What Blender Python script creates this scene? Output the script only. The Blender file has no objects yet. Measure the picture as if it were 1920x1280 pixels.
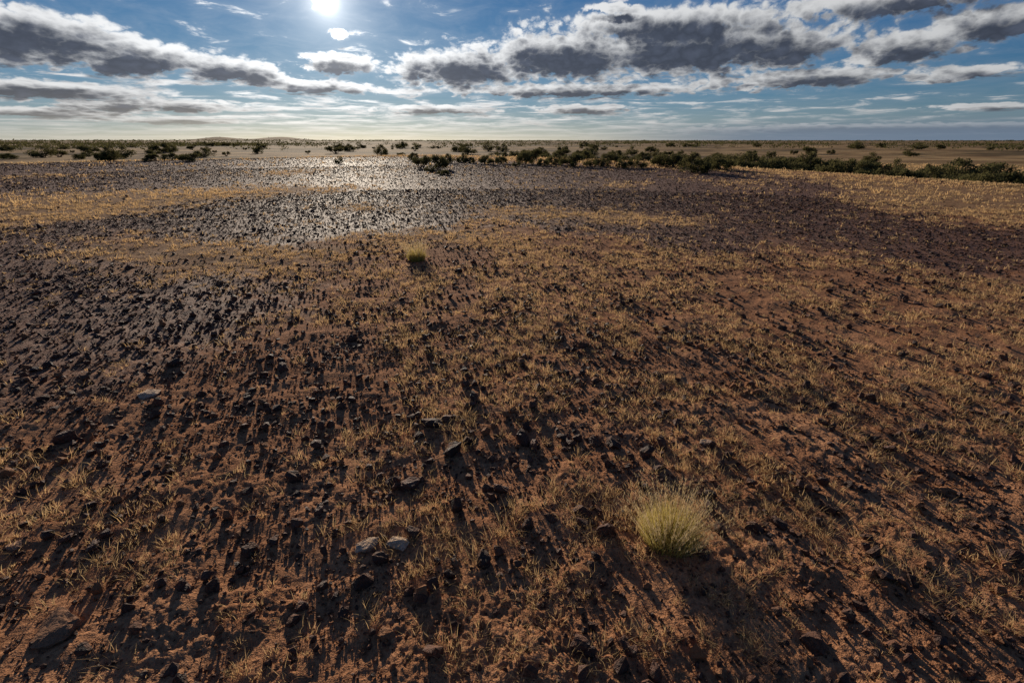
import bpy, math, random, gc, time
import numpy as np
from mathutils import Vector, Matrix
T0=time.time()
rng=np.random.default_rng(7); random.seed(7)
scene=bpy.context.scene
H=2.3; F=853.0; P=math.atan(377/853.0); CP,SP=math.cos(P),math.sin(P)
# ---------------------------------------------------------------- camera
cam=bpy.data.cameras.new('camera');cam.sensor_width=36;cam.lens=F/1920*36;cam.clip_end=20000;cam.clip_start=.05
co=bpy.data.objects.new('camera',cam);co.location=(0,0,H);co.rotation_euler=(math.pi/2-P,0,0);scene.collection.objects.link(co);scene.camera=co
scene.view_settings.view_transform='Standard';scene.view_settings.look='None';scene.view_settings.exposure=0
def ray(u,v):
    a=u-960.0;b=640.0-v
    return np.array([a, F*CP+b*SP, -F*SP+b*CP])
def azel(u,v):
    d=ray(u,v); return math.degrees(math.atan2(d[0],d[1])), math.degrees(math.atan2(d[2],math.hypot(d[0],d[1])))
# ---------------------------------------------------------------- noise
def h2(ix,iy,s):
    n=(ix.astype(np.int64)*374761393+iy.astype(np.int64)*668265263+s*1442695041)&0xffffffff
    n=((n^(n>>13))*1274126177)&0xffffffff
    n=(n^(n>>16))
    return (n&0xffffff)/float(0xffffff)
def vn(x,y,s=0):
    ix=np.floor(x);iy=np.floor(y);fx=x-ix;fy=y-iy
    fx=fx*fx*(3-2*fx);fy=fy*fy*(3-2*fy)
    a=h2(ix,iy,s);b=h2(ix+1,iy,s);c=h2(ix,iy+1,s);d=h2(ix+1,iy+1,s)
    return (a+(b-a)*fx)*(1-fy)+(c+(d-c)*fx)*fy
def fbm(x,y,o=4,s=0):
    t=0;a=.5;n=0
    for i in range(o):
        t=t+a*vn(x,y,s+i*17);n+=a;a*=.5;x=x*2.03+11.3;y=y*2.03+5.7
    return t/n
def ss(a,b,x):
    t=np.clip((x-a)/(b-a),0,1);return t*t*(3-2*t)
# ---------------------------------------------------------------- terrain
HILLS=[(-30.5,3300,16,110),(-24.8,3400,17,140),(-27.5,3500,4,420)]
def T(x,y):
    x=np.asarray(x,float);y=np.asarray(y,float)
    r=np.hypot(x,y);az=np.degrees(np.arctan2(x,y))
    Re=np.interp(az,[-180,-60,-30,-10,5,15,25,35,47,60,180],[75,75,72,80,66,56,47,42,38,38,75])
    z=-2.1*ss(0,1,(r-Re)/(Re*.55))
    z=z+(fbm(x/17+3,y/17,3,5)-.5)*.16*ss(3,12,r)*(1-ss(0,1,(r-Re*.9)/(Re*.3)))
    z=z+(fbm(x/90,y/90,3,9)-.5)*3.2*ss(90,260,r)
    z=z+ss(300,1400,r)*(1.2+3.0*fbm(x/500+4,y/500,3,3)*ss(0,1,(5-az)/35))
    for a,d,h,w in HILLS:
        a=math.radians(a);hx=d*math.sin(a);hy=d*math.cos(a)
        z=z+h*np.exp(-((x-hx)**2+(y-hy)**2)/(w*w))
    return z
def hit(u,v):
    d=ray(u,v); d=d/np.hypot(d[0],d[1])
    t=np.concatenate([np.arange(.3,60,.05),60*1.01**np.arange(0,400)])
    z=H+d[2]*t; g=T(d[0]*t,d[1]*t)
    k=np.where(z<=g)[0]
    i=k[0] if len(k) else len(t)-1
    return np.array([d[0]*t[i],d[1]*t[i],float(g[i])])
def flat(u,v):
    d=ray(u,v); k=-H/d[2]; return (d[0]*k,d[1]*k)
def W(pts): return np.array([flat(*p) for p in pts])
ZON=[
 (1,W([(-400,306),(0,306),(250,300),(420,297),(560,294),(800,294),(900,302),(1150,312),(1400,322),(1540,334),(1600,352),(1590,385),(1700,400),(1760,420),(2200,430),(2600,560),(1900,528),(1750,500),(1560,470),(1480,440),(1440,462),(1290,470),(1150,440),(1060,425),(960,425),(900,392),(860,430),(660,446),(560,462),(380,462),(300,440),(140,440),(0,480),(-400,520)])),
 (1,W([(-500,470),(0,440),(140,452),(240,500),(420,512),(530,545),(540,600),(420,625),(330,690),(200,730),(0,780),(-500,900)])),
 (2,W([(-400,385),(0,374),(250,358),(500,350),(700,353),(560,364),(400,376),(250,402),(110,426),(0,430),(-400,445)])),
 (2,W([(620,381),(720,383),(740,390),(650,391)])),
 (2,W([(480,322),(570,320),(575,326),(500,328)])),
 (2,W([(0,328),(130,328),(120,333),(0,335)])),
 (2,W([(900,386),(1100,392),(1320,402),(1318,420),(1180,416),(1050,408),(920,410)])),
 (2,W([(1340,336),(1440,343),(1420,352),(1350,346)])),
 (2,W([(1400,318),(1600,334),(1920,352),(2400,372),(2400,425),(1920,402),(1760,402),(1620,385),(1590,350),(1500,338)])),
 (2,W([(1120,341),(1220,343),(1210,348),(1130,347)])),
 (2,W([(700,432),(860,425),(930,440),(820,455),(690,452)])),
 (2,W([(150,448),(330,452),(640,462),(640,490),(450,505),(250,495),(160,470)])),
]
def inpoly(x,y,p):
    c=np.zeros(x.shape,bool)
    x1,y1=p[-1]
    for x2,y2 in p:
        if y1!=y2:
            c^=((y2>y)!=(y1>y))&(x<(x1-x2)*(y-y2)/(y1-y2)+x2)
        x1,y1=x2,y2
    return c
def zone(x,y,jit=.035):
    """0 mixed soil, 1 stone pavement, 2 grass strip, 3 outer plain"""
    r=np.hypot(x,y)
    w=r*.045+.3
    nearj=1+2.2*(1-ss(5,14,r))
    xx=x+w*2.8*(fbm(x/(.7)+7,y/.7,4,31)-.5)+rng.normal(0,1,x.shape)*r*jit*.6*nearj
    yy=y+w*3.8*(fbm(x/(.7)+70,y/.7+9,4,37)-.5)+rng.normal(0,1,x.shape)*r*jit*nearj
    z=np.zeros(x.shape,int)
    az=np.degrees(np.arctan2(x,y))
    for t,p in ZON: z[inpoly(xx,yy,p)]=t
    far=(r>np.interp(az,[-60,-30,-10,5,15,25,35,47,60],[66,72,90,74,62,50,44,36,36]))&(z!=1)
    z[far]=3
    return z
# ---------------------------------------------------------------- mesh helpers
def mk(name,V,Fc,attrs=None,mat=None,smooth=False,link=True):
    me=bpy.data.meshes.new(name)
    V=np.ascontiguousarray(V,dtype=np.float32);Fc=np.ascontiguousarray(Fc,dtype=np.int32)
    k=Fc.shape[1]
    me.vertices.add(len(V));me.vertices.foreach_set('co',V.ravel())
    me.loops.add(Fc.size);me.loops.foreach_set('vertex_index',Fc.ravel())
    me.polygons.add(len(Fc));me.polygons.foreach_set('loop_start',np.arange(0,Fc.size,k,dtype=np.int32))
    me.update(calc_edges=True)
    if attrs:
        for n,a in attrs.items():
            at=me.attributes.new(n,'FLOAT','POINT');at.data.foreach_set('value',np.ascontiguousarray(a,dtype=np.float32))
    me.polygons.foreach_set('use_smooth',np.full(len(Fc),smooth,dtype=bool))
    if mat: me.materials.append(mat)
    ob=bpy.data.objects.new(name,me)
    if link: scene.collection.objects.link(ob)
    print('MESH',name,len(V),len(Fc),round(time.time()-T0,1))
    return ob
def nt(mat):
    mat.use_nodes=True;t=mat.node_tree;t.nodes.clear();return t
class NB:
    def __init__(s,t): s.t=t
    def n(s,ty,**k):
        o=s.t.nodes.new(ty)
        for a,b in k.items(): setattr(o,a,b)
        return o
    def put(s,sock,v):
        if isinstance(v,bpy.types.NodeSocket): s.t.links.new(v,sock)
        else: sock.default_value=v
    def m(s,op,a,b=None,c=None,clamp=False):
        o=s.n('ShaderNodeMath',operation=op);o.use_clamp=clamp
        s.put(o.inputs[0],a)
        if b is not None:s.put(o.inputs[1],b)
        if c is not None:s.put(o.inputs[2],c)
        return o.outputs[0]
    def v(s,op,a,b=None,out=0):
        o=s.n('ShaderNodeVectorMath',operation=op);s.put(o.inputs[0],a)
        if b is not None:s.put(o.inputs[1],b)
        return o.outputs[out]
    def mix(s,f,a,b):
        o=s.n('ShaderNodeMix',data_type='RGBA');s.put(o.inputs[0],f);s.put(o.inputs[6],a);s.put(o.inputs[7],b);return o.outputs[2]
    def mr(s,x,a,b,c=0.,d=1.,smooth=True):
        o=s.n('ShaderNodeMapRange');o.interpolation_type='SMOOTHSTEP' if smooth else 'LINEAR'
        for i,q in enumerate([x,a,b,c,d]): s.put(o.inputs[i],q)
        return o.outputs[0]
    def noise(s,vec,scale,detail=4,rough=.5,dist=0.):
        o=s.n('ShaderNodeTexNoise');s.put(o.inputs['Vector'],vec);o.inputs['Scale'].default_value=scale
        o.inputs['Detail'].default_value=detail;o.inputs['Roughness'].default_value=rough;o.inputs['Distortion'].default_value=dist
        return o.outputs[0]
    def attr(s,name):
        return s.n('ShaderNodeAttribute',attribute_name=name).outputs['Fac']
def C(r,g,b): return (r,g,b,1)
# ---------------------------------------------------------------- materials
mg=bpy.data.materials.new('stony_soil');t=nt(mg);b=NB(t)
pos=b.n('ShaderNodeNewGeometry').outputs['Position']
gib=b.attr('gib');grs=b.attr('grs');far=b.attr('far')
n1=b.noise(pos,1.3,4,.6);n2=b.noise(pos,35,3,.65);n3=b.noise(pos,.045,5,.6);n4=b.noise(pos,9,4,.6);n5=b.noise(pos,130,2,.6)
soil=b.mix(b.mr(n1,.3,.7),C(.37,.165,.078),C(.51,.255,.13))
soil=b.mix(b.mr(n2,.36,.6),b.mix(.5,soil,C(.10,.045,.028)),soil)
soil=b.mix(b.m('MULTIPLY',b.mr(n5,.55,.75),.5),soil,C(.62,.36,.2))
st=b.mix(b.mr(n4,.35,.65),C(.09,.044,.031),C(.20,.094,.057))
col=b.mix(b.m('MULTIPLY',gib,.78),soil,st)
gr=b.mix(b.mr(n4,.35,.65),C(.24,.145,.07),C(.42,.275,.14))
col=b.mix(b.m('MULTIPLY',grs,.6),col,gr)
fc=b.mix(b.mr(n3,.35,.65),C(.22,.125,.055),C(.52,.33,.15))
n6=b.noise(b.v('MULTIPLY',pos,(.007,.02,0.)),1.0,6,.72)
fc=b.mix(b.mr(n6,.47,.6),fc,C(.08,.06,.03))
col=b.mix(far,col,fc)
bs=b.n('ShaderNodeBsdfPrincipled')
b.put(bs.inputs['Base Color'],col)
b.put(bs.inputs['Roughness'],b.m('SUBTRACT',.97,b.m('MULTIPLY',gib,.22)))
b.put(bs.inputs['Specular IOR Level'],b.m('ADD',.04,b.m('MULTIPLY',gib,.14)))
hh=b.m('ADD',b.m('MULTIPLY',n2,.024),b.m('ADD',b.m('MULTIPLY',n5,.008),b.m('MULTIPLY',n4,.02)))
bp=b.n('ShaderNodeBump');bp.inputs['Strength'].default_value=.85;bp.inputs['Distance'].default_value=1.0
b.put(bp.inputs['Height'],hh);b.put(bs.inputs['Normal'],bp.outputs[0])
o=b.n('ShaderNodeOutputMaterial');t.links.new(bs.outputs[0],o.inputs[0])

def stone_mat(name,c0,c1,rough,spec=.5):
    m=bpy.data.materials.new(name);t=nt(m);b=NB(t)
    pos=b.n('ShaderNodeNewGeometry').outputs['Position']
    ti=b.attr('tint');oi=b.n('ShaderNodeObjectInfo').outputs['Random']
    n=b.noise(pos,60,3,.6);n2=b.noise(pos,14,3,.6)
    k=b.m('FRACT',b.m('ADD',ti,oi))
    col=b.mix(b.m('POWER',k,1.6),c0,c1)
    if c0[0]<.2: col=b.mix(b.m('MULTIPLY',b.mr(n2,.42,.66),.7),col,C(.23,.10,.052))
    col=b.mix(b.mr(n,.3,.7,0.,.7),col,C(c0[0]*.6,c0[1]*.55,c0[2]*.5))
    cl=b.attr('clod');col=b.mix(cl,col,b.mix(n,C(.16,.07,.034),C(.42,.205,.105)))
    bs=b.n('ShaderNodeBsdfPrincipled');b.put(bs.inputs['Base Color'],col)
    b.put(bs.inputs['Roughness'],b.mr(n2,.3,.7,rough,rough+.25))
    b.put(bs.inputs['Specular IOR Level'],b.m('MULTIPLY',b.m('SUBTRACT',1.,b.m('MULTIPLY',cl,.9)),spec))
    bp=b.n('ShaderNodeBump');bp.inputs['Strength'].default_value=.9;bp.inputs['Distance'].default_value=.03
    b.put(bp.inputs['Height'],n);b.put(bs.inputs['Normal'],bp.outputs[0])
    o=b.n('ShaderNodeOutputMaterial');t.links.new(bs.outputs[0],o.inputs[0]);return m
ms=stone_mat('varnished_stone',C(.06,.029,.02),C(.20,.086,.05),.6,.3)
mp=stone_mat('pale_stone',C(.56,.38,.25),C(.70,.52,.37),.85,.15)
mbr=stone_mat('brown_slab_stone',C(.32,.17,.10),C(.44,.26,.17),.85,.15)
def leaf_mat(name,c0,c1,c2,tr=.45):
    m=bpy.data.materials.new(name);t=nt(m);b=NB(t)
    ti=b.attr('tint');hh=b.attr('hgt')
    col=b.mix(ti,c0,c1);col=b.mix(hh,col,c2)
    d=b.n('ShaderNodeBsdfDiffuse');b.put(d.inputs[0],col)
    tl=b.n('ShaderNodeBsdfTranslucent');b.put(tl.inputs[0],col)
    mx=b.n('ShaderNodeMixShader');mx.inputs[0].default_value=tr
    t.links.new(d.outputs[0],mx.inputs[1]);t.links.new(tl.outputs[0],mx.inputs[2])
    o=b.n('ShaderNodeOutputMaterial');t.links.new(mx.outputs[0],o.inputs[0]);return m
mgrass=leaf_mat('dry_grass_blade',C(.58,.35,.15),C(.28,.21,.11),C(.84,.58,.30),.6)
mtus=leaf_mat('tussock_blade',C(.33,.28,.05),C(.48,.39,.09),C(.72,.56,.22),.5)
mstalk=leaf_mat('seed_stalk_straw',C(.5,.36,.17),C(.58,.45,.25),C(.7,.55,.33),.5)
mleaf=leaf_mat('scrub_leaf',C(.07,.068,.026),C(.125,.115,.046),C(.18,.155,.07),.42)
mbark=bpy.data.materials.new('bark');t=nt(mbark);b=NB(t)
n=b.noise(b.n('ShaderNodeNewGeometry').outputs['Position'],20,4)
bs=b.n('ShaderNodeBsdfPrincipled');b.put(bs.inputs['Base Color'],b.mix(n,C(.05,.035,.025),C(.16,.12,.09)));bs.inputs['Roughness'].default_value=.9
o=b.n('ShaderNodeOutputMaterial');t.links.new(bs.outputs[0],o.inputs[0])
# ---------------------------------------------------------------- ground
rr=[.25]
while rr[-1]<12: rr.append(rr[-1]*1.0065)
while rr[-1]<90: rr.append(rr[-1]*1.011)
while rr[-1]<9000: rr.append(rr[-1]*1.03)
rr=np.array(rr)
th=np.concatenate([np.linspace(-180,-66,30)[:-1],np.linspace(-66,66,620),np.linspace(66,180,30)[1:-1]])
R,A=np.meshgrid(rr,np.radians(th),indexing='ij')
X=(R*np.sin(A)).ravel();Y=(R*np.cos(A)).ravel()
r=np.hypot(X,Y)
Z=T(X,Y)
acc=np.zeros((4,len(X)),np.float32)
nearm=r<140
K=6
for k in range(K):
    zz=zone(X[nearm],Y[nearm])
    for q in range(4): acc[q][nearm]+=(zz==q)/K
acc[3][~nearm]=1
def relief(x,y,r): return ((fbm(x*9,y*9,3,61)-.5)*.03+(fbm(x*2.2,y*2.2,3,62)-.5)*.06)*np.clip(1-r/60,0,1)
def clods(x,y,r):
    a=np.abs(fbm(x*26,y*26,3,63)-.5)*2;m=ss(.45,.72,fbm(x*3,y*3,2,64))
    return (.004+.015*m)*(1-a*1.6)*(1-ss(8,14,r))
Z=Z+relief(X,Y,r)+clods(X,Y,r)-.006
nr,na=len(rr),len(th)
i,j=np.meshgrid(np.arange(nr-1),np.arange(na),indexing='ij')
j2=(j+1)%na
Fq=np.stack([i*na+j,i*na+j2,(i+1)*na+j2,(i+1)*na+j],-1).reshape(-1,4)[:,::-1]
V=np.stack([X,Y,Z],-1)
g=mk('ground',V,Fq,{'gib':acc[1],'grs':acc[2],'far':acc[3]},mg,smooth=True)
g['kind']='structure';g['label']='red stony desert plain with dark gibber and dry grass';g['category']='ground'
del R,A,X,Y,Z,acc,V,Fq,i,j,j2,r;gc.collect()
def gz(x,y):
    r=np.hypot(x,y)
    return T(x,y)+relief(x,y,r)
# ---------------------------------------------------------------- stones
import bmesh
def hull(npts,seed,flatn=.6):
    rg=np.random.default_rng(seed)
    p=rg.normal(size=(npts,3));p/=np.linalg.norm(p,axis=1)[:,None]
    p*=rg.uniform(.7,1.15,(npts,1));p=np.sign(p)*np.abs(p)**.85
    p*=np.array([.5,.5*rg.uniform(.6,.95),.5*flatn*rg.uniform(.75,1.25)])
    bm=bmesh.new()
    for q in p: bm.verts.new(q)
    bmesh.ops.convex_hull(bm,input=list(bm.verts))
    for vv in [v for v in bm.verts if not v.link_faces]: bm.verts.remove(vv)
    bmesh.ops.triangulate(bm,faces=list(bm.faces))
    bmesh.ops.recalc_face_normals(bm,faces=list(bm.faces))
    bm.verts.index_update()
    V=np.array([v.co[:] for v in bm.verts]);Fc=np.array([[v.index for v in f.verts] for f in bm.faces])
    bm.free();return V,Fc
VN=[hull(14,100+i,.72) for i in range(12)]
VF=[hull(8,200+i,.66) for i in range(8)]
def scatter(bands,dens,span=1.08):
    xs=[];ys=[];
    for r0,r1,md in bands:
        n=int(span*(r1*r1-r0*r0)*md)
        r=np.sqrt(rng.uniform(r0*r0,r1*r1,n));a=rng.uniform(-span,span,n)
        x=r*np.sin(a);y=r*np.cos(a)
        k=rng.uniform(size=n)<dens(x,y,zone(x,y),r)
        xs.append(x[k]);ys.append(y[k])
    return np.concatenate(xs),np.concatenate(ys)
def place_rocks(x,y,size,variants,clodf,tilt=.45,sink=.24,hr=(.65,1.5)):
    n=len(x);z=gz(x,y)
    vi=rng.integers(0,len(variants),n)
    Vs=[];Fs=[];Ts=[];Cs=[];off=0
    yaw=rng.uniform(0,6.283,n);tx=rng.normal(0,tilt,n);tint=rng.uniform(0,1,n)
    hs=rng.uniform(hr[0],hr[1],n)
    for k,(v,f) in enumerate(variants):
        m=np.where(vi==k)[0]
        if not len(m):continue
        p=np.repeat(v[None],len(m),0)*size[m][:,None,None]
        p[:,:,2]*=hs[m][:,None]
        c,s=np.cos(tx[m])[:,None],np.sin(tx[m])[:,None]
        yy=p[:,:,1]*c-p[:,:,2]*s;zz=p[:,:,1]*s+p[:,:,2]*c
        c,s=np.cos(yaw[m])[:,None],np.sin(yaw[m])[:,None]
        x2=p[:,:,0]*c-yy*s;y2=p[:,:,0]*s+yy*c
        q=np.stack([x2+x[m][:,None],y2+y[m][:,None],zz+(z[m]+size[m]*.33*hs[m]*(1-2*sink))[:,None]],-1)
        Vs.append(q.reshape(-1,3).astype(np.float32));Fs.append((f[None]+(np.arange(len(m))*len(v))[:,None,None]+off).reshape(-1,3).astype(np.int32))
        Ts.append(np.repeat(tint[m],len(v)));Cs.append(np.repeat(clodf[m],len(v)));off+=len(m)*len(v)
    return np.concatenate(Vs),np.concatenate(Fs),np.concatenate(Ts),np.concatenate(Cs)
def clump(x,y,s=3.,k=91): return fbm(x*s,y*s,3,k)
def d1(x,y,z,r):
    c=clump(x,y,1.6)
    return np.where(z==1,1.,np.where(z==2,.12,.62*ss(.3,.62,c)+.2))
xa,ya=scatter([(1,3,270),(3,6,290),(6,12,290)],d1)
ra=np.hypot(xa,ya)
sz=np.exp(rng.normal(math.log(.027),.58,len(xa)))*(1-.22*ss(5,9,ra));sz=np.clip(sz,.009,.10)*(1+.015*ra)
o1=place_rocks(xa,ya,sz,VN,(rng.uniform(size=len(xa))<.28)*.85)
xb,yb=scatter([(12,25,165),(25,50,46),(50,95,18)],lambda x,y,z,r:np.where(z==1,1.,np.where(z==2,.1,np.where(z==3,.02,.27))))
rb=np.hypot(xb,yb);sb=np.exp(rng.normal(math.log(.031),.45,len(xb)))*(1+.022*rb);sb=np.clip(sb,.018,.25)
o2=place_rocks(xb,yb,sb,VF,(rng.uniform(size=len(xb))<.25)*.9,tilt=.26,hr=(.4,1.0))
xc,yc=scatter([(1,3,1600),(3,6,900)],lambda x,y,z,r:.35+.65*ss(.4,.6,clump(x,y,4.,12)))
o3=place_rocks(xc,yc,np.clip(np.exp(rng.normal(math.log(.013),.4,len(xc))),.005,.03)*(1+.08*np.hypot(xc,yc)),VF,(rng.uniform(size=len(xc))<.5)*.95)
Vs=[];Fs=[];Ts=[];Cs=[];off=0
for v,f,tt,cc_ in (o1,o2,o3):
    Vs.append(v);Fs.append(f+off);Ts.append(tt);Cs.append(cc_);off+=len(v)
gv=mk('gravel',np.concatenate(Vs),np.concatenate(Fs),{'tint':np.concatenate(Ts),'clod':np.concatenate(Cs)},ms)
gv['kind']='stuff';gv['label']='dark varnished gibber stones and pebbles covering the plain';gv['category']='gravel'
print('stones',len(xa),len(xb),len(xc))
del o1,o2,o3,Vs,Fs,Ts,Cs;gc.collect()
def rockmesh(seed,mat,flatn):
    v,f=hull(20,seed,flatn)
    me=bpy.data.meshes.new('stone')
    bm=bmesh.new();bv=[bm.verts.new(q) for q in v]
    for ff in f: bm.faces.new([bv[k] for k in ff])
    bmesh.ops.subdivide_edges(bm,edges=list(bm.edges),cuts=3,use_grid_fill=True,smooth=.08)
    Pq=np.array([q.co[:] for q in bm.verts])
    d=(fbm(Pq[:,0]*8+seed,Pq[:,1]*8+Pq[:,2]*6,3,seed)-.5)*.34
    for q,dd in zip(bm.verts,d): q.co=q.co*(1+float(dd))
    bmesh.ops.triangulate(bm,faces=list(bm.faces))
    bm.to_mesh(me);bm.free()
    at=me.attributes.new('tint','FLOAT','POINT');at.data.foreach_set('value',np.full(len(me.vertices),(seed*.37)%1,np.float32))
    me.materials.append(mat);return me
RM=[rockmesh(300+i,ms,.75) for i in range(9)];RP=[rockmesh(330+i,mp,.32) for i in range(4)];RB=[rockmesh(350,mbr,.4)]
hero=[
 (280,742,42,1,'pale flat pinkish stone lying on red soil'),(690,1030,48,1,'pale grey angular stone embedded in red soil'),(746,1032,44,1,'pale grey angular stone embedded in red soil'),
 (1325,832,30,1,'pinkish pale stone beside dark stones'),(105,1185,100,2,'large flat weathered brown stone half buried in soil'),
 (890,756,36,0,0),(812,800,42,0,0),(838,790,30,0,0),(850,852,42,0,0),(980,832,44,0,0),(1000,842,34,0,0),(905,1062,42,0,0),(1135,1005,44,0,0),(1150,836,34,0,0),(1240,832,34,0,0),(1213,858,34,0,0),(1115,830,30,0,0),
 (125,828,40,0,0),(550,897,38,0,0),(770,912,44,0,0),(735,905,34,0,0),(660,640,24,0,0),(330,688,30,0,0),(535,695,30,0,0),(860,512,20,0,0),(935,690,20,0,0),(1090,960,36,0,0),(1350,1000,38,0,0),(685,1095,44,0,0),(815,1110,38,0,0),(1085,1220,44,0,0),(1520,1215,48,0,0),(400,1110,36,0,0),(180,1030,34,0,0),(30,1030,34,2,'weathered brown stone with flat top on red soil'),(470,1040,34,0,0),(1510,730,24,0,0),(1715,815,30,0,0),(1890,1045,44,0,0),(1460,985,36,0,0),(1650,1090,38,0,0),(940,930,34,0,0),(990,1000,32,0,0),(600,960,32,0,0),(75,428,16,0,0),(1350,880,30,0,0),(1550,960,30,0,0),(1010,735,24,0,0)]
def add_stone(x,y,size,pale,lab,zs=1.):
    me=random.choice((RM,RP,RB)[pale])
    ob=bpy.data.objects.new('stone',me)
    ob.location=(x,y,float(gz(np.array([x]),np.array([y]))[0])+size*(.12,.07,-.01)[pale])
    ob.rotation_euler=(random.gauss(0,.15)*(pale!=1),random.gauss(0,.15)*(pale!=1),random.uniform(0,6.28))
    ob.scale=(size,size*random.uniform(.8,1.1),size*zs*random.uniform(.85,1.35))
    scene.collection.objects.link(ob)
    ob['label']=lab or 'dark brown angular stone resting on red soil';ob['category']='stone';ob['group']='stones scattered over the plain'
for u,v,w,pale,lab in hero:
    q=hit(u,v);dep=q[1]*CP+(H-q[2])*SP
    add_stone(q[0],q[1],w*dep/F*1.0,pale,lab)
cnt=0
while cnt<250:
    rd=math.sqrt(random.uniform(1.4**2,7.**2));a=random.uniform(-.95,.95)
    if random.random()>1.8/rd: continue
    x,y=rd*math.sin(a),rd*math.cos(a)
    add_stone(x,y,min(.11,.05*math.exp(random.gauss(0,.34)))*(1+.03*rd),0,None);cnt+=1
# ---------------------------------------------------------------- grass
def blades(bx,by,bz,ln,wd,lean,bend,tint,az=None):
    n=len(bx)
    if az is None: az=rng.uniform(0,6.283,n)
    wa=rng.uniform(0,6.283,n)
    dx,dy=np.cos(az),np.sin(az);wx,wy=np.cos(wa)*wd/2,np.sin(wa)*wd/2
    def pt(t):
        hz=lean*t*ln+bend*ln*t*t
        return bx+dx*hz,by+dy*hz,bz+ln*t*(1-.35*bend*t)*np.sqrt(np.maximum(1-lean**2,.08))
    Q=[]
    x0,y0,z0=pt(0.);Q+=[(x0-wx,y0-wy,z0-.006),(x0+wx,y0+wy,z0-.006)]
    x1,y1,z1=pt(.5);Q+=[(x1-wx*.8,y1-wy*.8,z1),(x1+wx*.8,y1+wy*.8,z1)]
    x2,y2,z2=pt(1.);Q+=[(x2,y2,z2)]
    V=np.stack([np.stack(p,-1) for p in Q],1).reshape(-1,3).astype(np.float32)
    base=(np.arange(n)*5)[:,None]
    Fc=np.concatenate([base+[0,1,3],base+[0,3,2],base+[2,3,4]]).astype(np.int32)
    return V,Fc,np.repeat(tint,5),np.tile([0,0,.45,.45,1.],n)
def tufts(x,y,nb,ln0,rad,wd):
    n=len(x);i=np.repeat(np.arange(n),nb)
    m=len(i);sc=np.clip(np.exp(rng.normal(-.08,.55,n)),.25,2.2)[i]
    a=rng.uniform(0,6.283,m);rd=np.sqrt(rng.uniform(0,1,m))*rad*sc*1.15
    bx=x[i]+rd*np.cos(a);by=y[i]+rd*np.sin(a)
    tt=np.clip(rng.normal(.28,.35,n),0,1)[i]*.8+rng.uniform(0,.2,m)
    ln=ln0*sc**.8*rng.uniform(.35,1.2,m)
    aa=a+rng.normal(0,1.1,m)
    return blades(bx,by,gz(bx,by),ln,wd*rng.uniform(.7,1.3,m),np.clip(rng.uniform(.05,.85,m),0,.88),rng.uniform(0,.6,m),tt,aa)
def gd(x,y,z,r):
    c=clump(x,y,1.3,44);c2=fbm(x*.35,y*.35,2,45)
    az=np.degrees(np.arctan2(x,y))
    mixd=(.06+.94*ss(.39,.61,c))*(.42+.58*ss(-22,10,az))*(.4+1.1*ss(.25,.62,c2))
    mixd=mixd+.4*ss(4,7.5,r)*ss(.34,.52,c)
    c3=fbm(x*.5,y*.8,3,47)
    return np.clip(np.where(z==2,.95*ss(.2,.5,c)*(.35+.65*ss(.3,.55,c3)),np.where(z==1,.02+.12*ss(.5,.7,c),np.where(z==3,.6,mixd))),0,1)
sets=[]
for bands,nb,ln,rad,wd in [([(1,3.2,140)],28,.054,.03,.0023),([(3.2,6,135)],21,.054,.034,.0036),([(6,12,85)],14,.057,.042,.0057),([(12,25,38)],10,.068,.06,.012),([(25,50,10)],8,.11,.12,.028),([(50,130,1.8)],7,.22,.35,.08)]:
    x,y=scatter(bands,gd)
    print('tufts',len(x))
    sets.append(tufts(x,y,nb,ln,rad,wd))
off=0;Vs=[];Fs=[];Ts=[];Hs=[]
for v,f,tt,h in sets:
    Vs.append(v);Fs.append(f+off);Ts.append(tt);Hs.append(h);off+=len(v)
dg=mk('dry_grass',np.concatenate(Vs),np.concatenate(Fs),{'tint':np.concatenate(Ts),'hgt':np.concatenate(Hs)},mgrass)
dg['kind']='stuff';dg['label']='short golden dry grass tufts growing over red soil';dg['category']='grass'
del sets,Vs,Fs,Ts,Hs;gc.collect()
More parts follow.
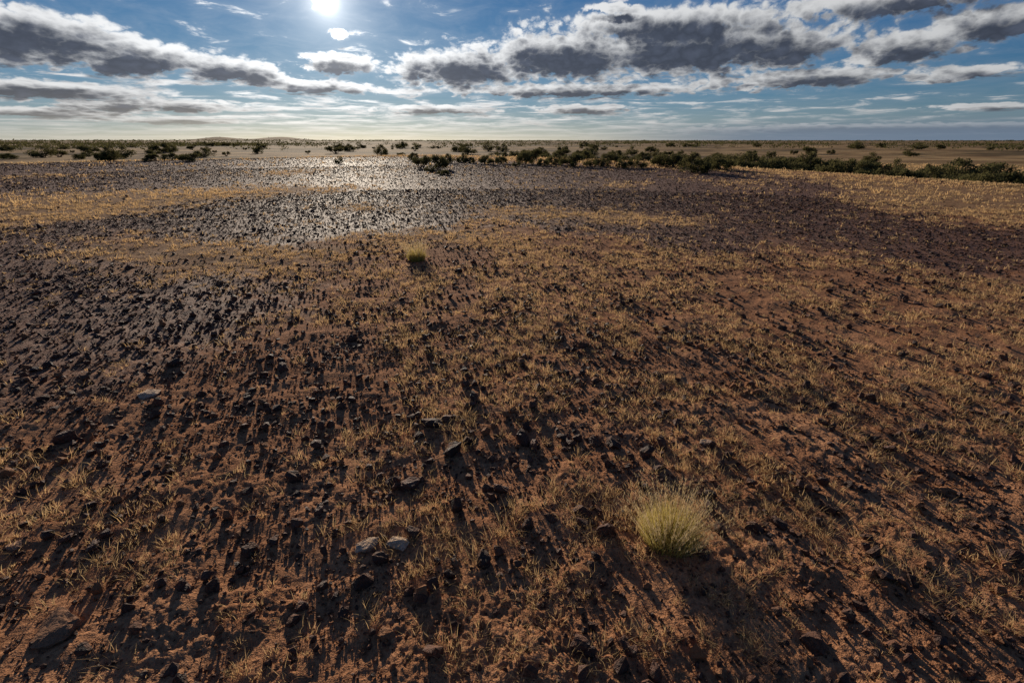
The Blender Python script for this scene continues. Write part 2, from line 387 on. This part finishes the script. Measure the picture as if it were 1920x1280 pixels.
def tussock(u,v,w,h,lab,wd=.004,n=1500,cat='grass tussock'):
    q=hit(u,v);n2=n//5
    a=rng.uniform(0,6.283,n);rd=np.sqrt(rng.uniform(0,1,n))*w*.36
    lean=np.clip(rd/(w*.36)*.32+rng.normal(0,.15,n),0,.85)
    V,Fc,tt,hh=blades(rd*np.cos(a),rd*np.sin(a),np.zeros(n),h*rng.uniform(.3,1.,n)*(1-.35*(rd/(w*.36))**2),np.full(n,wd),lean,rng.uniform(0,.25,n),rng.uniform(0,1,n),a+rng.normal(0,1.1,n))
    ob=mk('grass_tussock',V,Fc,{'tint':tt,'hgt':hh*.8},mtus)
    ob.location=(q[0],q[1],float(gz(np.array([q[0]]),np.array([q[1]]))[0]))
    ob['label']=lab;ob['category']=cat
    a=rng.uniform(0,6.283,n2);rd=np.sqrt(rng.uniform(0,1,n2))*w*.33
    lean=np.clip(rd/(w*.33)*.35+rng.normal(0,.12,n2),0,.8)
    ln=h*rng.uniform(.8,1.35,n2)
    sa=blades(rd*np.cos(a),rd*np.sin(a),np.zeros(n2),ln,np.full(n2,wd*.45),lean,np.full(n2,.12),rng.uniform(0,1,n2),a)
    Vt=sa[0].reshape(n2,5,3);tip=Vt[:,4];mid=(Vt[:,2]+Vt[:,3])/2
    k=7;tpos=rng.uniform(.35,1,(n2,k,1));pp=(mid[:,None]*(1-tpos)+tip[:,None]*tpos).reshape(-1,3)
    m=len(pp)
    sb=blades(pp[:,0],pp[:,1],pp[:,2],np.full(m,h*.07),np.full(m,wd*.7),rng.uniform(.2,.8,m),np.zeros(m),rng.uniform(0,1,m))
    c=mk('seed_stalk',np.vstack([sa[0],sb[0]]),np.vstack([sa[1],sb[1]+len(sa[0])]),{'tint':np.concatenate([sa[2],sb[2]]),'hgt':np.concatenate([sa[3],sb[3]])},mstalk)
    c.parent=ob
tussock(1254,1012,.45,.30,'straw yellow and green tussock with pale seed stalks on red soil',n=1400,wd=.0033)
tussock(781,488,.46,.36,'yellow green grass tussock with dark base standing among stones',wd=.009,n=600)
# ---------------------------------------------------------------- shrubs
def tube(p0,p1,r0,r1,k=6,seg=4,wob=.06):
    p0=np.array(p0,float);p1=np.array(p1,float);V=[];
    L=np.linalg.norm(p1-p0)
    for s in range(seg+1):
        t=s/seg;c=p0*(1-t)+p1*t+(rng.normal(0,wob*L,3)*(0<s<seg));r_=r0*(1-t)+r1*t
        for q in range(k):
            a=6.283*q/k;V.append(c+np.array([math.cos(a)*r_,math.sin(a)*r_,0]))
    Fc=[[s*k+q,s*k+(q+1)%k,(s+1)*k+(q+1)%k,(s+1)*k+q] for s in range(seg) for q in range(k)]
    return np.array(V),np.array(Fc)
def shrubmesh(w,h,ncl,nleaf,trunkh,leaf=.1):
    cl=[]
    for i in range(ncl):
        a=rng.uniform(0,6.283);rd=math.sqrt(rng.uniform(0,1))*w*.42
        top=h*(1-.5*(rd/(w*.5))**2)*rng.uniform(.75,1.0)
        lo_=trunkh+.12*h
        z=rng.uniform(lo_,max(top-.1*h,lo_+.03));cl.append((rd*math.cos(a),rd*math.sin(a),z,rng.uniform(.12,.22)*min(w,h*1.5)))
    Vt=[];Ft=[];off=0
    for c in cl[:10]:
        st=(rng.normal(0,.05*w),rng.normal(0,.05*w),-.05)
        v,f=tube(st,c[:3],.03*h,.008*h);Vt.append(v);Ft.append(f+off);off+=len(v)
    Q=[];TI=[];HG=[]
    for c in cl:
        m=nleaf//ncl
        d=rng.normal(size=(m,3));d/=np.linalg.norm(d,axis=1)[:,None];d*=(rng.uniform(0,1,(m,1))**.5)*c[3];d[:,2]*=.75
        q=d+np.array(c[:3]);q[:,2]=np.maximum(q[:,2],.03)
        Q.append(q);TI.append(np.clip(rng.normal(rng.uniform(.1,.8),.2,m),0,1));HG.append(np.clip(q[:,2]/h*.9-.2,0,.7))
    Q=np.concatenate(Q);TI=np.concatenate(TI);HG=np.concatenate(HG);m=len(Q)
    a=rng.normal(size=(m,3));a/=np.linalg.norm(a,axis=1)[:,None];bb=np.cross(a,rng.normal(size=(m,3)));bb/=np.linalg.norm(bb,axis=1)[:,None]
    s=leaf*rng.uniform(.6,1.3,(m,1))
    V=np.stack([Q-a*s*.6,Q+bb*s*.25,Q+a*s*.6,Q-bb*s*.25],1).reshape(-1,3)
    Fq=np.arange(m*4).reshape(-1,4)
    tr=mk('trunk',np.concatenate(Vt),np.concatenate(Ft),None,mbark,True,link=False).data
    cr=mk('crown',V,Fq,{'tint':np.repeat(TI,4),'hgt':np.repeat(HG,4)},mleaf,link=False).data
    return tr,cr
SH=[shrubmesh(1.3,1,18,1800,.02,.09),shrubmesh(1.6,1,24,2400,.0,.09),shrubmesh(1.0,1,15,1600,.1,.09),shrubmesh(1.8,1,28,2600,.0,.09),shrubmesh(1.2,1,14,1300,.15,.085),shrubmesh(1.4,1,18,1600,.05,.085)]
NS=[0]
def add_shrub(x,y,h,wf=1.,z=None,lab=None):
    NS[0]+=1
    tr,cr=random.choice(SH)
    e=bpy.data.objects.new('shrub',None);e.empty_display_size=.2
    zz=float(T(np.array([x]),np.array([y]))[0])-.03 if z is None else z
    e.location=(x,y,zz);e.rotation_euler=(0,0,random.uniform(0,6.28));e.scale=(h*wf,h*wf,h)
    scene.collection.objects.link(e)
    for nme,me in (('trunk',tr),('crown',cr)):
        o=bpy.data.objects.new(nme,me);o.parent=e;scene.collection.objects.link(o)
    e['label']=lab or 'dark olive desert shrub with rounded leafy crown on dry plain';e['category']='shrub';e['group']='shrubs along the edge of the stony plain'
SL=[(20,299,40,14),(8,297,30,12),(110,295,34,20),(150,299,26,13),(195,300,34,18),(212,301,30,16),(235,297,40,22),(275,303,22,10),(292,302,42,20),(302,286,36,22),(355,303,32,18),(383,295,32,16),(425,293,16,12),(636,307,18,14),(655,284,20,12),(790,316,42,32),(775,300,20,18),(826,318,28,32),(808,322,26,14),(832,328,22,12),(840,306,22,16),(868,305,20,16),(880,306,22,15),(778,283,16,10),(915,284,22,18),(908,308,18,20),(925,310,26,20),(940,307,22,16),(968,312,18,12),(985,308,30,28),(1000,300,30,24),(1018,311,22,18),(1040,309,28,20),(1072,312,40,28),(1090,300,34,22),(1108,312,30,20),(1130,313,28,20),(1145,305,34,20),(1170,315,30,20),(1205,302,34,22),(1200,315,28,20),(1235,312,30,26),(1262,314,36,30),(1252,300,30,22),(1300,324,48,34),(1283,312,40,26),(1330,316,34,26),(1352,319,46,32),(1372,314,30,22)]
def px_h(q,px):
    dep=q[1]*CP+(H-q[2])*SP; return px*dep/F
for u,v,w,h in SL:
    q=hit(u,v);hh=px_h(q,h)*1.12
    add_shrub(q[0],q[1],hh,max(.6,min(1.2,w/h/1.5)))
for k in range(85):
    az=20+29*random.random()**.85;rd=np.interp(az,[20,30,40,49],[68,60,53,48])*(1+.65*random.random()**1.3)
    x,y=rd*math.sin(math.radians(az)),rd*math.cos(math.radians(az))
    add_shrub(x,y,random.uniform(1.4,3.1),random.uniform(.75,1.1))
for k in range(34):
    az=random.uniform(-4,24);rd=random.uniform(85,150)
    x,y=rd*math.sin(math.radians(az)),rd*math.cos(math.radians(az))
    add_shrub(x,y,random.uniform(1.5,3.0),random.uniform(.8,1.3))
while NS[0]<265:
    az=random.uniform(-46,46);rd=math.sqrt(random.uniform(110**2,380**2))
    if az<0 or random.random()<.6:
        x,y=rd*math.sin(math.radians(az)),rd*math.cos(math.radians(az))
        add_shrub(x,y,random.uniform(1.3,3.8),random.uniform(.8,1.4))
# far scrub
n=17000
az=rng.uniform(-1.0,1.0,n);rd=260*np.exp(rng.uniform(0,2.8,n))
x=rd*np.sin(az);y=rd*np.cos(az)
kk=(fbm(x/260,y/110,3,77)>.545)|(rng.uniform(size=n)<.07);x=x[kk];y=y[kk];rd=rd[kk];n=len(x)
m=14;i=np.repeat(np.arange(n),m);N=n*m
sz=rng.uniform(1.2,3.8,n)
Q=np.stack([x[i],y[i],T(x,y)[i]],-1)+rng.normal(size=(N,3))*np.array([.5,.5,.24])*sz[i][:,None]+np.array([0,0,.4])*sz[i][:,None]
a=rng.normal(size=(N,3));a/=np.linalg.norm(a,axis=1)[:,None];bb=np.cross(a,rng.normal(size=(N,3)));bb/=np.linalg.norm(bb,axis=1)[:,None]
s=(.34*sz*(.7+rd/2200))[i][:,None]
V=np.stack([Q-a*s*.6,Q+bb*s*.4,Q+a*s*.6,Q-bb*s*.4],1).reshape(-1,3)
ds=mk('distant_scrub',V,np.arange(N*4).reshape(-1,4),{'tint':np.repeat(rng.uniform(0,.6,N),4),'hgt':np.repeat(rng.uniform(0,.2,N),4)},mleaf)
ds['kind']='stuff';ds['label']='low dark scrub dotted over the distant dry plain';ds['category']='scrub'
# ---------------------------------------------------------------- sun + sky
sd=ray(612,3);sd=sd/np.linalg.norm(sd)
saz=math.atan2(sd[0],sd[1]);sel=math.asin(sd[2])
L=bpy.data.lights.new('sun','SUN');L.energy=5.0;L.angle=math.radians(.53);L.color=(1,.87,.70)
lo=bpy.data.objects.new('sun',L);lo.rotation_euler=Vector([float(q) for q in sd]).to_track_quat('Z','Y').to_euler();scene.collection.objects.link(lo)
w=bpy.data.worlds.new('World');scene.world=w;w.use_nodes=True;t=w.node_tree;t.nodes.clear();b=NB(t)
w.cycles.sampling_method='MANUAL';w.cycles.sample_map_resolution=256
sky=b.n('ShaderNodeTexSky');sky.sky_type='NISHITA';sky.sun_disc=False;sky.sun_elevation=sel;sky.sun_rotation=saz
sky.air_density=1.0;sky.dust_density=.1;sky.ozone_density=3.0
d=b.n('ShaderNodeTexCoord').outputs['Generated']
d=b.v('NORMALIZE',d)
sx=b.n('ShaderNodeSeparateXYZ');t.links.new(d,sx.inputs[0])
az=b.m('DEGREES',b.m('ARCTAN2',sx.outputs[0],sx.outputs[1]))
el=b.m('MAXIMUM',b.m('DEGREES',b.m('ARCSINE',sx.outputs[2])),0.)
ang=b.m('DEGREES',b.m('ARCCOSINE',b.v('DOT_PRODUCT',d,tuple(float(q) for q in sd),out=1)))
BL=[(50,66,260,56),(250,108,210,34),(425,130,110,26),
 (90,168,260,18),(300,198,190,14),(60,210,230,10),(485,140,50,26),
 (640,120,80,22),(590,162,140,12),(630,66,20,13),
 (860,130,130,38),(1060,108,200,52),(1300,92,260,58),(1470,92,120,36),(1230,46,240,34),
 (1500,148,200,20),(1060,170,300,13),
 (1640,6,300,32),(1860,46,160,38),(1680,92,130,32),(1800,136,120,14),
 (1150,12,46,12),
 (1090,205,90,9),(820,206,130,9),(1830,200,120,7),(330,226,160,8),(1650,242,520,11)]
def group():
    g=bpy.data.node_groups.new('cloud_density','ShaderNodeTree')
    g.interface.new_socket('az',in_out='INPUT',socket_type='NodeSocketFloat');g.interface.new_socket('el',in_out='INPUT',socket_type='NodeSocketFloat')
    g.interface.new_socket('D',in_out='OUTPUT',socket_type='NodeSocketFloat')
    g.interface.new_socket('N',in_out='OUTPUT',socket_type='NodeSocketFloat')
    q=NB(g);gi=q.n('NodeGroupInput');go=q.n('NodeGroupOutput')
    az,el=gi.outputs[0],gi.outputs[1]
    lg=q.m('MULTIPLY',q.m('LOGARITHM',q.m('ADD',q.m('MAXIMUM',el,0.),1.6),math.e),9.)
    cv=q.n('ShaderNodeCombineXYZ');q.put(cv.inputs[0],q.m('MULTIPLY',az,.55));q.put(cv.inputs[1],lg);cv.inputs[2].default_value=3.7
    n1=q.noise(cv.outputs[0],.6,8,.58,.2)
    bi=q.m('MULTIPLY',q.m('ABSOLUTE',q.m('SUBTRACT',q.noise(q.v('ADD',cv.outputs[0],(31.,7.,2.)),.9,5,.5),.5)),2.)
    p=q.n('ShaderNodeCombineXYZ')
    q.put(p.inputs[0],q.m('ADD',az,q.m('MULTIPLY',q.m('SUBTRACT',n1,.5),6.)))
    q.put(p.inputs[1],q.m('ADD',el,q.m('MULTIPLY',q.m('MULTIPLY',q.m('SUBTRACT',n1,.5),el),.22)))
    cur=None
    for (u,v,ru,rv) in BL:
        a0,e0=azel(u,v);a1,_=azel(u-ru,v);a2,_=azel(u+ru,v);_,e1=azel(u,v-rv);_,e2=azel(u,v+rv)
        l=q.v('LENGTH',q.v('MULTIPLY',q.v('SUBTRACT',p.outputs[0],(a0,e0,0.)),(2/(a2-a1),2/(e1-e2),0.)),out=1)
        cur=l if cur is None else q.m('SMOOTH_MIN',cur,l,.35)
    B=q.m('SUBTRACT',1.09,cur);B=q.m('MAXIMUM',B,-1.2)
    D=q.m('ADD',q.m('MULTIPLY',B,1.1),q.m('ADD',q.m('MULTIPLY',q.m('SUBTRACT',n1,.5),1.5),q.m('MULTIPLY',q.m('SUBTRACT',bi,.2),1.2)))
    n3=q.noise(q.v('MULTIPLY',cv.outputs[0],(.36,.9,1.)),1.1,6,.62,.4)
    cov=q.mr(el,1.,9.,.46,.62)
    cov=q.m('ADD',cov,q.mr(az,0.,35.,0.,.07))
    D2=q.m('MULTIPLY',q.m('SUBTRACT',n3,cov),q.mr(el,.5,5.,1.2,2.2))
    q.put(go.inputs[0],q.m('MAXIMUM',D,D2));q.put(go.inputs[1],bi)
    return g
G=group()
def dens(a,e):
    n=b.n('ShaderNodeGroup');n.node_tree=G;b.put(n.inputs[0],a);b.put(n.inputs[1],e);return n
dn=dens(az,el);D=dn.outputs[0];NN=dn.outputs[1]
up=b.mr(el,0.,10.,.15,.95,False)
Du=dens(b.m('ADD',az,b.m('MULTIPLY',b.m('SUBTRACT',math.degrees(saz),az),.03)),b.m('ADD',el,up)).outputs[0]
alpha=b.mr(D,-.1,.27)
veil=b.mr(D,-.6,.15,0.,.16)
dark=b.mr(b.m('ADD',b.m('MULTIPLY',Du,.75),b.m('MULTIPLY',D,.25)),-.15,.72)
g1=b.m('EXPONENT',b.m('MULTIPLY',ang,-1/6.))
g2=b.m('EXPONENT',b.m('MULTIPLY',ang,-1/.24))
g3=b.m('EXPONENT',b.m('MULTIPLY',ang,-1/1.5))
wide=b.m('EXPONENT',b.m('MULTIPLY',ang,-1/25.))
def scale(colr,f):
    o=b.n('ShaderNodeVectorMath',operation='SCALE');b.put(o.inputs[0],colr);b.put(o.inputs['Scale'],f);return o.outputs[0]
skyc=b.v('MULTIPLY',scale(sky.outputs[0],.06),(.36,.72,1.3))
skyc=b.v('DIVIDE',skyc,b.v('ADD',scale(skyc,.9),(1.,1.,1.)))
white=scale((.80,.81,.82),b.m('ADD',.62,b.m('MULTIPLY',wide,1.1)))
dk=scale((.064,.076,.108),b.m('ADD',b.m('MULTIPLY',NN,1.1),b.m('ADD',.6,b.m('MULTIPLY',wide,.7))))
cc=b.mix(dark,white,dk)
col=b.mix(veil,skyc,scale((.5,.54,.6),b.m('ADD',.6,wide)))
lowr=b.m('MULTIPLY',b.mr(az,5.,30.),b.mr(el,.2,2.4,1.,0.))
col=b.mix(b.m('MULTIPLY',b.m('MULTIPLY',alpha,.97),b.mr(el,0.,2.2,.4,1.)),col,cc)
hz=b.m('EXPONENT',b.m('MULTIPLY',el,-1/1.6))
hc=b.mix(b.m('POWER',wide,.7),C(.08,.15,.26),C(1.45,1.2,.78))
col=b.mix(b.m('MULTIPLY',hz,.68),col,hc)
col=b.mix(b.m('MULTIPLY',lowr,.75),col,C(.115,.17,.26))
col=b.v('ADD',col,scale((1.,.97,.9),b.m('ADD',b.m('MULTIPLY',g1,.24),b.m('ADD',b.m('MULTIPLY',g3,1.1),b.m('MULTIPLY',g2,12.)))))
bg=b.n('ShaderNodeBackground');b.put(bg.inputs[0],col);bg.inputs[1].default_value=1.
o=b.n('ShaderNodeOutputWorld');t.links.new(bg.outputs[0],o.inputs[0])
